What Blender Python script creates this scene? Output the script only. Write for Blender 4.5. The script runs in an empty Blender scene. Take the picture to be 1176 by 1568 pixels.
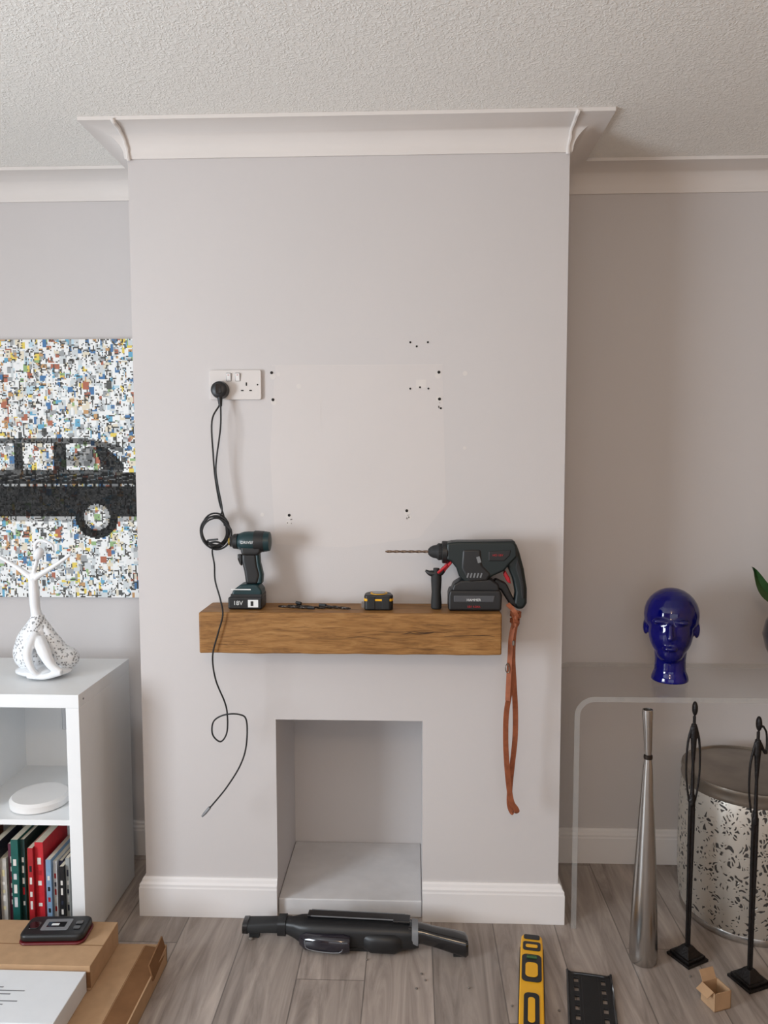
import bpy, bmesh, math, random
from mathutils import Vector, Matrix
random.seed(7)
scn=bpy.context.scene
try:
    scn.view_settings.view_transform='Standard'; scn.view_settings.look='None'
    scn.view_settings.exposure=0; scn.view_settings.gamma=1
except Exception as e: print(e)

# ---------------------------------------------------------------- materials
def lin(c):
    r=[]
    for v in c[:3]:
        v=v/255.; r.append(v/12.92 if v<=.04045 else ((v+.055)/1.055)**2.4)
    return (r[0],r[1],r[2],1)
def mat(name,rgb,rough=.5,metal=0,var=.06,vscale=20,bump=0,bscale=60,coat=0,trans=0,stretch=None,spec=.5,sheen=0):
    m=bpy.data.materials.new(name); m.use_nodes=True; nt=m.node_tree; b=nt.nodes['Principled BSDF']
    c=lin(rgb)
    tc=nt.nodes.new('ShaderNodeTexCoord'); mp=nt.nodes.new('ShaderNodeMapping'); nt.links.new(tc.outputs['Object'],mp.inputs[0])
    if stretch: mp.inputs['Scale'].default_value=stretch
    n=nt.nodes.new('ShaderNodeTexNoise'); n.inputs['Scale'].default_value=vscale; n.inputs['Detail'].default_value=4
    nt.links.new(mp.outputs[0],n.inputs['Vector'])
    r=nt.nodes.new('ShaderNodeValToRGB'); r.color_ramp.elements[0].position=.3; r.color_ramp.elements[1].position=.7
    r.color_ramp.elements[0].color=tuple(x*(1-var) for x in c[:3])+(1,)
    r.color_ramp.elements[1].color=tuple(min(1,x*(1+var)) for x in c[:3])+(1,)
    nt.links.new(n.outputs['Fac'],r.inputs[0]); nt.links.new(r.outputs[0],b.inputs['Base Color'])
    b.inputs['Roughness'].default_value=rough; b.inputs['Metallic'].default_value=metal
    b.inputs['Coat Weight'].default_value=coat; b.inputs['Transmission Weight'].default_value=trans
    b.inputs['Specular IOR Level'].default_value=spec
    if bump:
        n2=nt.nodes.new('ShaderNodeTexNoise'); n2.inputs['Scale'].default_value=bscale; n2.inputs['Detail'].default_value=3
        nt.links.new(mp.outputs[0],n2.inputs['Vector'])
        bp=nt.nodes.new('ShaderNodeBump'); bp.inputs['Strength'].default_value=bump; bp.inputs['Distance'].default_value=.004
        nt.links.new(n2.outputs['Fac'],bp.inputs['Height']); nt.links.new(bp.outputs[0],b.inputs['Normal'])
    return m
WALL=mat('wall_paint',(203,199,198),.75,var=.012,vscale=2,bump=.06,bscale=220,spec=.2)
WARM=mat('bounce_wall_beige',(182,154,128),.8,var=.012,vscale=2,spec=.2)  # invented beige for the unseen walls, warms and darkens the bounced light
PATCH=mat('wall_repaint',(207,202,200),.75,var=.014,vscale=3,bump=.06,bscale=220,spec=.2)
TRIM=mat('trim_gloss_white',(228,225,224),.4,var=.01,vscale=4,spec=.3)
COVE=mat('coving_paint',(222,217,213),.7,var=.015,vscale=5,bump=.05,bscale=60,spec=.2)
CEIL=mat('ceiling_artex',(240,238,233),.85,var=.015,vscale=40,spec=.1)
def ceilbump():
    nt=CEIL.node_tree; b=nt.nodes['Principled BSDF']; tc=nt.nodes['Texture Coordinate']
    n=nt.nodes.new('ShaderNodeTexNoise'); n.inputs['Scale'].default_value=95; n.inputs['Detail'].default_value=2; n.inputs['Distortion'].default_value=1.2
    nt.links.new(tc.outputs['Object'],n.inputs['Vector'])
    r=nt.nodes.new('ShaderNodeValToRGB'); r.color_ramp.elements[0].position=.45; r.color_ramp.elements[1].position=.63
    nt.links.new(n.outputs['Fac'],r.inputs[0])
    bp=nt.nodes.new('ShaderNodeBump'); bp.inputs['Strength'].default_value=.38; bp.inputs['Distance'].default_value=.004
    nt.links.new(r.outputs[0],bp.inputs['Height']); nt.links.new(bp.outputs[0],b.inputs['Normal'])
ceilbump()
HEARTH=mat('painted_hearth',(208,206,206),.7,var=.08,vscale=9,bump=.2,bscale=30)
BLACK=mat('black_plastic',(24,25,27),.42,var=.1,bump=.05,bscale=200)
BLACKG=mat('black_gloss',(16,17,20),.15,var=.1,coat=.5)
RUB=mat('black_rubber',(30,31,32),.7,var=.1,bump=.1,bscale=300)
TEAL=mat('teal_plastic',(9,46,51),.38,var=.06)
DTEAL=mat('dark_green_plastic',(13,27,28),.4,var=.06)
STEEL=mat('steel',(140,134,128),.32,metal=1,var=.05,vscale=60)
DSTEEL=mat('dark_steel',(60,54,50),.35,metal=.9,var=.1,vscale=80)
BITM=mat('used_bit_steel',(120,104,92),.4,metal=.8,var=.15,vscale=80)
BRASS=mat('brass_yellow',(190,160,70),.35,metal=.8,var=.05)
WPL=mat('white_plastic',(226,224,222),.3,var=.01)
SOCK=mat('socket_plastic',(212,207,204),.28,var=.01)
WSH=mat('white_shelf_foil',(232,234,235),.4,var=.008)
WCER=mat('white_ceramic',(232,235,238),.22,var=.01,coat=.3)
RED=mat('red_plastic',(170,22,34),.35,var=.04)
YEL=mat('yellow_plastic',(232,172,20),.4,var=.04)
GREY=mat('grey_plastic',(120,122,125),.4,var=.05)
WHT=mat('label_white',(225,228,228),.5,var=.02)
TAN=mat('tan_leather',(148,84,54),.6,var=.18,vscale=60,bump=.2,bscale=200)
CARD=mat('cardboard',(176,144,112),.85,var=.07,vscale=30,bump=.1,bscale=80,spec=.1)
CARDD=mat('cardboard_inner',(124,90,62),.9,var=.08,vscale=30,spec=.1)
PAPER=mat('white_box_print',(216,219,222),.6,var=.02)
BRONZE=mat('dark_bronze',(30,27,27),.4,metal=.5,var=.25,vscale=90,bump=.4,bscale=160)
SILV=mat('brushed_silver',(186,184,181),.25,metal=1,var=.08,vscale=12,stretch=(8,8,.6))
BLUE=mat('cobalt_glass',(2,6,98),.03,var=.4,vscale=6,coat=0,spec=.65)
LEAF=mat('leaf_green',(40,76,38),.4,var=.2,vscale=30)
POT=mat('dark_glazed_pot',(28,26,36),.12,var=.1,coat=.6)

def wood_mat():
    m=mat('oak_beam',(165,112,58),.5,var=.05,spec=.3); nt=m.node_tree; b=nt.nodes['Principled BSDF']
    tc=nt.nodes['Texture Coordinate']; mp=nt.nodes.new('ShaderNodeMapping'); mp.inputs['Scale'].default_value=(1.3,7,9)
    nt.links.new(tc.outputs['Object'],mp.inputs[0])
    n=nt.nodes.new('ShaderNodeTexNoise'); n.inputs['Scale'].default_value=5; n.inputs['Detail'].default_value=9; n.inputs['Roughness'].default_value=.65; n.inputs['Distortion'].default_value=1.1
    nt.links.new(mp.outputs[0],n.inputs['Vector'])
    r=nt.nodes.new('ShaderNodeValToRGB'); e=r.color_ramp.elements
    e[0].position=.25;e[0].color=lin((104,72,38)); e[1].position=.75;e[1].color=lin((174,132,82))
    x=e.new(.5);x.color=lin((148,106,60))
    nt.links.new(n.outputs['Fac'],r.inputs[0])
    mp2=nt.nodes.new('ShaderNodeMapping'); mp2.inputs['Scale'].default_value=(12,160,160); nt.links.new(tc.outputs['Object'],mp2.inputs[0])
    n2=nt.nodes.new('ShaderNodeTexNoise'); n2.inputs['Scale'].default_value=2; n2.inputs['Detail'].default_value=3; nt.links.new(mp2.outputs[0],n2.inputs['Vector'])
    r2=nt.nodes.new('ShaderNodeValToRGB'); r2.color_ramp.elements[0].position=.3; r2.color_ramp.elements[0].color=(.55,.48,.4,1); r2.color_ramp.elements[1].position=.5; r2.color_ramp.elements[1].color=(1,1,1,1)
    nt.links.new(n2.outputs['Fac'],r2.inputs[0])
    mx=nt.nodes.new('ShaderNodeMix'); mx.data_type='RGBA'; mx.blend_type='MULTIPLY'; mx.inputs[0].default_value=.7
    nt.links.new(r.outputs[0],mx.inputs[6]); nt.links.new(r2.outputs[0],mx.inputs[7]); nt.links.new(mx.outputs[2],b.inputs['Base Color'])
    bp=nt.nodes.new('ShaderNodeBump'); bp.inputs['Strength'].default_value=.3; bp.inputs['Distance'].default_value=.002
    nt.links.new(n2.outputs['Fac'],bp.inputs['Height']); nt.links.new(bp.outputs[0],b.inputs['Normal'])
    return m
OAK=wood_mat()

def floor_mat():
    m=bpy.data.materials.new('grey_oak_planks'); m.use_nodes=True; nt=m.node_tree; b=nt.nodes['Principled BSDF']
    L=nt.links.new
    def M(op,a,bv=None,c=None):
        n=nt.nodes.new('ShaderNodeMath'); n.operation=op
        for i,v in enumerate((a,bv,c)):
            if v is None: continue
            if isinstance(v,(int,float)): n.inputs[i].default_value=v
            else: L(v,n.inputs[i])
        return n.outputs[0]
    g=nt.nodes.new('ShaderNodeNewGeometry'); s=nt.nodes.new('ShaderNodeSeparateXYZ'); L(g.outputs['Position'],s.inputs[0])
    x,y=s.outputs[0],s.outputs[1]
    px=M('DIVIDE',M('ADD',x,.321),.19); i=M('FLOOR',px); fx=M('FRACT',px)
    py=M('ADD',M('DIVIDE',M('ADD',y,.29),1.22),M('MULTIPLY',i,.373)); j=M('FLOOR',py); fy=M('FRACT',py)
    cv=nt.nodes.new('ShaderNodeCombineXYZ'); L(i,cv.inputs[0]); L(j,cv.inputs[1])
    wn=nt.nodes.new('ShaderNodeTexWhiteNoise'); wn.noise_dimensions='2D'; L(cv.outputs[0],wn.inputs['Vector'])
    rv=wn.outputs['Value']
    cg=nt.nodes.new('ShaderNodeCombineXYZ'); L(M('MULTIPLY',x,22),cg.inputs[0]); L(M('ADD',M('MULTIPLY',y,2.2),M('MULTIPLY',rv,30)),cg.inputs[1]); L(M('MULTIPLY',rv,9),cg.inputs[2])
    n=nt.nodes.new('ShaderNodeTexNoise'); n.inputs['Scale'].default_value=1; n.inputs['Detail'].default_value=7; n.inputs['Roughness'].default_value=.62; n.inputs['Distortion'].default_value=1.1; L(cg.outputs[0],n.inputs['Vector'])
    r=nt.nodes.new('ShaderNodeValToRGB'); e=r.color_ramp.elements; e[0].position=.28; e[0].color=lin((118,107,100)); e[1].position=.72; e[1].color=lin((182,170,161))
    L(n.outputs['Fac'],r.inputs[0])
    ck=nt.nodes.new('ShaderNodeCombineXYZ'); L(M('MULTIPLY',x,1),ck.inputs[0]); L(M('MULTIPLY',y,.7),ck.inputs[1])
    vo=nt.nodes.new('ShaderNodeTexVoronoi'); vo.inputs['Scale'].default_value=3.2; L(ck.outputs[0],vo.inputs['Vector'])
    kr=nt.nodes.new('ShaderNodeValToRGB'); kr.color_ramp.elements[0].position=.015; kr.color_ramp.elements[0].color=(.35,.3,.27,1); kr.color_ramp.elements[1].position=.07; kr.color_ramp.elements[1].color=(1,1,1,1)
    L(vo.outputs['Distance'],kr.inputs[0])
    mx=nt.nodes.new('ShaderNodeMix'); mx.data_type='RGBA'; mx.blend_type='MULTIPLY'; mx.inputs[0].default_value=1; L(r.outputs[0],mx.inputs[6]); L(kr.outputs[0],mx.inputs[7])
    tone=M('ADD',M('MULTIPLY',rv,.36),.80)
    seam=M('MAXIMUM',M('MAXIMUM',M('LESS_THAN',fx,.011),M('GREATER_THAN',fx,.992)),M('LESS_THAN',fy,.0024))
    tone=M('MULTIPLY',tone,M('SUBTRACT',1,M('MULTIPLY',seam,.5)))
    hs=nt.nodes.new('ShaderNodeVectorMath'); hs.operation='SCALE'; L(mx.outputs[2],hs.inputs[0]); L(tone,hs.inputs['Scale'])
    L(hs.outputs[0],b.inputs['Base Color']); b.inputs['Roughness'].default_value=.42
    bp=nt.nodes.new('ShaderNodeBump'); bp.inputs['Strength'].default_value=.15; bp.inputs['Distance'].default_value=.002; L(n.outputs['Fac'],bp.inputs['Height']); L(bp.outputs[0],b.inputs['Normal'])
    return m
FLOOR=floor_mat()

def acrylic(name,lo,hi,tint,dif=0):
    m=bpy.data.materials.new(name); m.use_nodes=True; nt=m.node_tree; nt.nodes.remove(nt.nodes['Principled BSDF'])
    t=nt.nodes.new('ShaderNodeBsdfTransparent'); t.inputs[0].default_value=tint
    g=nt.nodes.new('ShaderNodeBsdfGlossy'); g.inputs['Roughness'].default_value=.04
    lw=nt.nodes.new('ShaderNodeLayerWeight'); lw.inputs[0].default_value=.25
    mr=nt.nodes.new('ShaderNodeMapRange'); mr.inputs['To Min'].default_value=lo; mr.inputs['To Max'].default_value=hi
    nt.links.new(lw.outputs['Facing'],mr.inputs[0])
    mx=nt.nodes.new('ShaderNodeMixShader'); nt.links.new(mr.outputs[0],mx.inputs[0]); nt.links.new(t.outputs[0],mx.inputs[1]); nt.links.new(g.outputs[0],mx.inputs[2])
    out=mx.outputs[0]
    if dif:
        d=nt.nodes.new('ShaderNodeBsdfDiffuse'); d.inputs[0].default_value=(.78,.80,.80,1)
        m2=nt.nodes.new('ShaderNodeMixShader'); m2.inputs[0].default_value=dif; nt.links.new(out,m2.inputs[1]); nt.links.new(d.outputs[0],m2.inputs[2]); out=m2.outputs[0]
    nt.links.new(out,nt.nodes['Material Output'].inputs[0]); return m
ACR=acrylic('clear_acrylic',.03,.20,(.965,.965,.96,1)); ACRE=acrylic('acrylic_edge',.10,.35,(.93,.93,.92,1),.20)

def pierced():
    m=bpy.data.materials.new('pierced_silver'); m.use_nodes=True; nt=m.node_tree; b=nt.nodes['Principled BSDF']; L=nt.links.new
    tc=nt.nodes.new('ShaderNodeTexCoord')
    n=nt.nodes.new('ShaderNodeTexNoise'); n.inputs['Scale'].default_value=26; n.inputs['Detail'].default_value=1; L(tc.outputs['Object'],n.inputs['Vector'])
    va=nt.nodes.new('ShaderNodeVectorMath'); va.operation='MULTIPLY_ADD'; L(n.outputs['Color'],va.inputs[0]); va.inputs[1].default_value=(.06,.06,.06); L(tc.outputs['Object'],va.inputs[2])
    v=nt.nodes.new('ShaderNodeTexVoronoi'); v.inputs['Scale'].default_value=62; v.feature='DISTANCE_TO_EDGE'; L(va.outputs[0],v.inputs['Vector'])
    n3=nt.nodes.new('ShaderNodeTexNoise'); n3.inputs['Scale'].default_value=34; n3.inputs['Detail'].default_value=0; L(tc.outputs['Object'],n3.inputs['Vector'])
    mu=nt.nodes.new('ShaderNodeMath'); mu.operation='MULTIPLY'; L(v.outputs['Distance'],mu.inputs[0]); L(n3.outputs['Fac'],mu.inputs[1])
    r=nt.nodes.new('ShaderNodeValToRGB'); r.color_ramp.interpolation='EASE'
    r.color_ramp.elements[0].position=.10; r.color_ramp.elements[0].color=(1,1,1,1); r.color_ramp.elements[1].position=.14; r.color_ramp.elements[1].color=(0,0,0,1)
    L(mu.outputs[0],r.inputs[0])
    mx=nt.nodes.new('ShaderNodeMix'); mx.data_type='RGBA'; L(r.outputs[0],mx.inputs[0]); mx.inputs[6].default_value=(.04,.036,.033,1); mx.inputs[7].default_value=lin((206,200,190)); L(mx.outputs[2],b.inputs['Base Color'])
    mm=nt.nodes.new('ShaderNodeMath'); mm.operation='MULTIPLY'; mm.inputs[1].default_value=.75; L(r.outputs[0],mm.inputs[0]); L(mm.outputs[0],b.inputs['Metallic']); b.inputs['Roughness'].default_value=.4
    bp=nt.nodes.new('ShaderNodeBump'); bp.inputs['Strength'].default_value=.9; bp.inputs['Distance'].default_value=.003; L(r.outputs[0],bp.inputs['Height']); L(bp.outputs[0],b.inputs['Normal'])
    return m
PIERCE=pierced()
def lace():
    m=mat('white_lace_ceramic',(236,238,240),.3,var=.01); nt=m.node_tree; b=nt.nodes['Principled BSDF']; L=nt.links.new
    tc=nt.nodes['Texture Coordinate']; v=nt.nodes.new('ShaderNodeTexVoronoi'); v.inputs['Scale'].default_value=120; L(tc.outputs['Object'],v.inputs['Vector'])
    r=nt.nodes.new('ShaderNodeValToRGB'); r.color_ramp.elements[0].position=.28; r.color_ramp.elements[0].color=lin((150,152,154)); r.color_ramp.elements[1].position=.4; r.color_ramp.elements[1].color=lin((232,235,238))
    L(v.outputs['Distance'],r.inputs[0]); L(r.outputs[0],b.inputs['Base Color'])
    bp=nt.nodes.new('ShaderNodeBump'); bp.inputs['Strength'].default_value=.8; bp.inputs['Distance'].default_value=.003; L(r.outputs[0],bp.inputs['Height']); L(bp.outputs[0],b.inputs['Normal'])
    return m
LACE=lace()

# ---------------------------------------------------------------- geometry primitives (verts, faces)
def P_box(c,s,rz=0,rx=0,ry=0):
    R=Matrix.Rotation(rz,3,'Z')@Matrix.Rotation(ry,3,'Y')@Matrix.Rotation(rx,3,'X'); c=Vector(c); v=[]
    for dx in(-.5,.5):
        for dy in(-.5,.5):
            for dz in(-.5,.5): v.append(c+R@Vector((dx*s[0],dy*s[1],dz*s[2])))
    return v,[(0,1,3,2),(4,6,7,5),(0,4,5,1),(2,3,7,6),(0,2,6,4),(1,5,7,3)]
def B(x0,x1,y0,y1,z0,z1): return P_box(((x0+x1)/2,(y0+y1)/2,(z0+z1)/2),(x1-x0,y1-y0,z1-z0))
def P_extr(o,a0,a1,axis='y'):
    n=len(o)
    def mk(p,a):
        return Vector((p[0],a,p[1])) if axis=='y' else (Vector((p[0],p[1],a)) if axis=='z' else Vector((a,p[0],p[1])))
    v=[mk(p,a0) for p in o]+[mk(p,a1) for p in o]
    f=[tuple(range(n)),tuple(range(2*n-1,n-1,-1))]+[(i,(i+1)%n,n+(i+1)%n,n+i) for i in range(n)]
    return v,f
def P_lathe(prof,c=(0,0,0),seg=32,M=None):
    v=[];f=[];c=Vector(c)
    for r,z in prof:
        for k in range(seg):
            a=2*math.pi*k/seg; p=Vector((r*math.cos(a),r*math.sin(a),z)); v.append((M@p if M else p)+c)
    for i in range(len(prof)-1):
        for k in range(seg): a=i*seg+k;b=i*seg+(k+1)%seg; f.append((a,b,b+seg,a+seg))
    f.append(tuple(range(seg-1,-1,-1))); o=(len(prof)-1)*seg; f.append(tuple(range(o,o+seg)))
    return v,f
def cat(pts,sub):
    P=[Vector(p) for p in pts]; 
    if sub<=1: return P
    out=[];Q=[2*P[0]-P[1]]+P+[2*P[-1]-P[-2]]
    for i in range(1,len(Q)-2):
        for k in range(sub):
            t=k/sub;a,b,c,d=Q[i-1:i+3]
            out.append(.5*((2*b)+(c-a)*t+(2*a-5*b+4*c-d)*t*t+(3*b-a-3*c+d)*t**3))
    out.append(P[-1]); return out
def P_tube(pts,r,seg=8,sub=6,flat=None):
    C=cat(pts,sub); n=len(C)
    if isinstance(r,(list,tuple)):
        R=[]
        for i in range(n):
            t=i/(n-1)*(len(r)-1);k=min(int(t),len(r)-2);R.append(r[k]+(r[k+1]-r[k])*(t-k))
    else: R=[r]*n
    T=[(C[min(i+1,n-1)]-C[max(i-1,0)]).normalized() for i in range(n)]
    up=Vector((0,0,1)) if abs(T[0].z)<.9 else Vector((0,1,0)); N=(up-T[0]*up.dot(T[0])).normalized(); v=[];f=[]
    for i in range(n):
        N=(N-T[i]*N.dot(T[i])).normalized(); Bn=T[i].cross(N)
        for k in range(seg):
            a=2*math.pi*k/seg; v.append(C[i]+R[i]*(math.cos(a)*N+math.sin(a)*Bn))
    for i in range(n-1):
        for k in range(seg): a=i*seg+k;b=i*seg+(k+1)%seg; f.append((a,b,b+seg,a+seg))
    f.append(tuple(range(seg-1,-1,-1))); f.append(tuple(range((n-1)*seg,n*seg))); return v,f
def P_ribbon(pts,w,t,wd,sub=8):
    C=cat(pts,sub); n=len(C); v=[];f=[]; wd=Vector(wd).normalized()
    for i in range(n):
        T=(C[min(i+1,n-1)]-C[max(i-1,0)]).normalized(); W=(wd-T*wd.dot(T)).normalized(); N=T.cross(W)
        for a,b in((-1,-1),(1,-1),(1,1),(-1,1)): v.append(C[i]+W*a*w/2+N*b*t/2)
    for i in range(n-1):
        for k in range(4): a=i*4+k;b=i*4+(k+1)%4; f.append((a,b,b+4,a+4))
    f+= [(3,2,1,0),tuple(range((n-1)*4,n*4))]; return v,f
def P_ell(c,r,seg=24,rings=14,R=None):
    prof=[(math.sin(math.pi*i/rings),-math.cos(math.pi*i/rings)) for i in range(rings+1)]; v=[];f=[];c=Vector(c)
    for q,z in prof[1:-1]:
        for k in range(seg):
            a=2*math.pi*k/seg;p=Vector((q*math.cos(a)*r[0],q*math.sin(a)*r[1],z*r[2])); v.append(c+(R@p if R else p))
    m=rings-1
    for i in range(m-1):
        for k in range(seg): a=i*seg+k;b=i*seg+(k+1)%seg; f.append((a,b,b+seg,a+seg))
    p=Vector((0,0,-r[2]));v.append(c+(R@p if R else p)); p=Vector((0,0,r[2]));v.append(c+(R@p if R else p))
    for k in range(seg):
        f.append((m*seg,(k+1)%seg,k)); f.append((m*seg+1,(m-1)*seg+k,(m-1)*seg+(k+1)%seg))
    return v,f
def P_loft(st,seg=20,p=3.):
    v=[];f=[]
    for c,a,b in st:
        for k in range(seg):
            t=2*math.pi*k/seg;cs,sn=math.cos(t),math.sin(t)
            v.append(Vector((c[0],c[1]+a*math.copysign(abs(cs)**(2/p),cs),c[2]+b*math.copysign(abs(sn)**(2/p),sn))))
    for i in range(len(st)-1):
        for k in range(seg): x=i*seg+k;y=i*seg+(k+1)%seg; f.append((x,y,y+seg,x+seg))
    f.append(tuple(range(seg-1,-1,-1))); o=(len(st)-1)*seg; f.append(tuple(range(o,o+seg))); return v,f
def X(prim,M): return [M@Vector(p) for p in prim[0]],prim[1]
def RZ(prim,ang,c):
    c=Vector(c); M=Matrix.Translation(c)@Matrix.Rotation(ang,4,'Z')@Matrix.Translation(-c); return X(prim,M)
def rrect(w,h,r,cx=0,cy=0,n=5):
    o=[]
    for sx,sy,a0 in((1,1,0),(-1,1,90),(-1,-1,180),(1,-1,270)):
        for k in range(n+1):
            a=math.radians(a0+90*k/n); o.append((cx+sx*(w/2-r)+r*math.cos(a)*1,cy+sy*(h/2-r)+r*math.sin(a)))
    return o

def empty(name,loc=(0,0,0)):
    o=bpy.data.objects.new(name,None); o.location=loc; o.empty_display_size=.05; scn.collection.objects.link(o); return o
def add(parent,name,prims,mats,smooth=False,bevel=0,voxel=0,sm=0,mi=None,segs=2):
    if isinstance(prims,tuple): prims=[prims]
    off=parent.location if parent else Vector((0,0,0))
    me=bpy.data.meshes.new(name); V=[];F=[];MI=[]
    for k,(v,f) in enumerate(prims):
        b=len(V); V+=[tuple(Vector(p)-off) for p in v]; F+=[tuple(i+b for i in q) for q in f]; MI+=[(mi[k] if mi else 0)]*len(f)
    me.from_pydata(V,[],F)
    if not isinstance(mats,(list,tuple)): mats=[mats]
    for m in mats: me.materials.append(m)
    for p,i in zip(me.polygons,MI): p.material_index=i; p.use_smooth=smooth
    bm=bmesh.new(); bm.from_mesh(me); bmesh.ops.recalc_face_normals(bm,faces=bm.faces); bm.to_mesh(me); bm.free()
    o=bpy.data.objects.new(name,me); scn.collection.objects.link(o)
    if parent: o.parent=parent
    if voxel:
        r=o.modifiers.new('r','REMESH'); r.mode='VOXEL'; r.voxel_size=voxel; r.use_smooth_shade=True
        if sm: s=o.modifiers.new('s','SMOOTH'); s.iterations=sm; s.factor=.5
    if bevel:
        b=o.modifiers.new('b','BEVEL'); b.width=bevel; b.segments=segs; b.limit_method='ANGLE'; b.angle_limit=.6
        for p in me.polygons: p.use_smooth=True
        w=o.modifiers.new('w','WEIGHTED_NORMAL'); w.keep_sharp=False
    elif smooth and not voxel:
        me.set_sharp_from_angle(angle=math.radians(40))
    return o
def text(parent,name,s,size,loc,rot,m,ext=.0004):
    cu=bpy.data.curves.new(name,'FONT'); cu.body=s; cu.size=size; cu.extrude=ext; cu.align_x='CENTER'; cu.align_y='CENTER'; cu.materials.append(m)
    o=bpy.data.objects.new(name,cu); o.location=Vector(loc)-(parent.location if parent else Vector()); o.rotation_euler=rot; scn.collection.objects.link(o)
    if parent: o.parent=parent
    return o
FRONT=(math.pi/2,0,0)

# ---------------------------------------------------------------- room shell
XL,XR,A,H=-.8404,.4526,.361,2.4
RL,RR,RB=-2.7,2.2,-4.4
OX0,OX1,OZ=-.422,.032,.634
WY0,WY1,WZ0,WZ1=-2.75,-1.55,.55,1.85
add(None,'floor',B(RL-.1,RR+.1,RB-.1,A+.1,-.05,0),FLOOR)
add(None,'ceiling',B(RL-.1,RR+.1,RB-.1,A+.1,H,H+.05),CEIL)
add(None,'wall_back',B(RL-.1,RR+.1,A,A+.1,0,H),WALL)
add(None,'wall_right',B(RR,RR+.1,RB-.1,A,0,H),WARM)
def holed(name,axis,pos,thick,a0,a1,h0,h1,z0,z1,m):
    P=[(a0,h0,0,H),(h1,a1,0,H),(h0,h1,0,z0),(h0,h1,z1,H)]
    pr=[(B(pos,pos+thick,p[0],p[1],p[2],p[3]) if axis=='x' else B(p[0],p[1],pos,pos+thick,p[2],p[3])) for p in P]
    add(None,name,pr,m)
holed('wall_left','x',RL-.1,.1,RB,A,WY0,WY1,WZ0,WZ1,WALL)
holed('wall_rear','y',RB-.1,.1,RL,RR,-1.6,1.4,.3,2.15,WARM)
def window(name,axis,pos,h0,h1,z0,z1):
    w=empty(name,(pos,(h0+h1)/2,z0) if axis=='x' else ((h0+h1)/2,pos,z0)); t=.05;d=.03
    bars=[(h0,h0+t,z0,z1),(h1-t,h1,z0,z1),(h0,h1,z0,z0+t),(h0,h1,z1-t,z1),((h0+h1)/2-.03,(h0+h1)/2+.03,z0,z1)]
    add(w,'frame',[(B(pos-d,pos+d,b[0],b[1],b[2],b[3]) if axis=='x' else B(b[0],b[1],pos-d,pos+d,b[2],b[3])) for b in bars],WPL)
window('window_1','x',RL-.06,WY0,WY1,WZ0,WZ1)
window('added_rear_window','y',RB-.06,-1.6,1.4,.3,2.15)  # unseen rear window, added as an opening for fill light
add(None,'wall_chimney_breast',[B(XL,OX0,0,A,0,H),B(OX1,XR,0,A,0,H),B(OX0,OX1,0,A,OZ,H)],WALL)
add(None,'fireplace_hearth',B(OX0+.001,OX1-.001,.003,A-.001,0,.055),HEARTH,bevel=.004)

def sweep(name,path,prof,m,closed=False,smooth=False):
    n=len(path);P=[Vector(p) for p in path];V=[];F=[]
    nrm=[]
    for i in range(n-1):
        d=(P[i+1]-P[i]).normalized(); nrm.append(Vector((d.y,-d.x)))
    for i in range(n):
        if i==0: o=nrm[0]
        elif i==n-1: o=nrm[-1]
        else:
            s=nrm[i-1]+nrm[i]; o=s/(1+nrm[i-1].dot(nrm[i]))
        for d,z in prof: q=P[i]+o*d; V.append(Vector((q.x,q.y,z)))
    k=len(prof)
    for i in range(n-1):
        for j in range(k): a=i*k+j;b=i*k+(j+1)%k; F.append((a,b,b+k,a+k))
    F.append(tuple(range(k))); F.append(tuple(range((n-1)*k,n*k)))
    return add(None,name,(V,F),m,smooth=smooth)
e=.0005
cprof=[(e,2.318),(.006,2.318),(.008,2.326)]+[(.098-.09*math.cos(t),2.327+.062*math.sin(t)) for t in [math.pi/2*k/12 for k in range(13)]]+[(.103,2.389),(.103,H-e),(e,H-e)]
sweep('trim_coving',[(RL+.001,A),(XL,A),(XL,0),(XR,0),(XR,A),(RR-.001,A)],cprof,COVE,smooth=True)
for nm,x,s in(('trim_coving_joint_1',XL+.006,-1),('trim_coving_joint_2',XR-.006,1)):
    pts=[(x+s*0,-.006,2.314)]+[(x+s*.006*k/9+random.uniform(-.0015,.0015),-(.100-.09*math.cos(math.pi/2*k/9)),2.323+.062*math.sin(math.pi/2*k/9)) for k in range(10)]+[(x+s*.008,-.104,2.392)]
    add(None,nm,P_tube(pts,[.007,.005,.006,.005,.006,.006,.007],8,3),COVE,smooth=True)
bprof=[(e,0.0005),(.018,.0005),(.018,.092),(.0165,.097),(.0165,.104),(.011,.110),(.009,.118),(.005,.1238),(e,.1238)]
sweep('baseboard_left',[(RL+.001,A),(XL,A),(XL,0),(OX0,0)],bprof,TRIM)
sweep('baseboard_right',[(OX1,0),(XR,0),(XR,A),(RR-.001,A)],bprof,TRIM)

# ---------------------------------------------------------------- wall marks
def disc(x,z,r,y=-.0006,n=14,t=.0005): return P_extr([(x+r*math.cos(2*math.pi*k/n),z+r*math.sin(2*math.pi*k/n)) for k in range(n)],y-t,y+t)
HOLE=mat('hole_dark',(30,26,24),.9); FILL=mat('filler_patch',(212,207,203),.8,var=.02); PLUG=mat('wall_plug_grey',(110,104,98),.7,var=.2)
hs=[(-.421,1.695),(-.418,1.615),(.078,1.694),(.080,1.615),(-.007,1.782),(.045,1.782),(-.007,1.646),(.047,1.646),(.022,1.65),(-.373,1.268),(-.017,1.282),(.084,1.588),(.012,1.77)]
big={0,1,2,3,9,10}
add(None,'screw_holes',[disc(x,z,.0045 if i in big else .003) for i,(x,z) in enumerate(hs)],HOLE)
add(None,'repainted_wall_patch',P_extr([(-.415,1.18),(-.43,1.45),(-.41,1.715),(.088,1.716),(.10,1.30),(.02,1.20),(-.2,1.17)],-.00015,0),PATCH)
pp=[]
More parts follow.
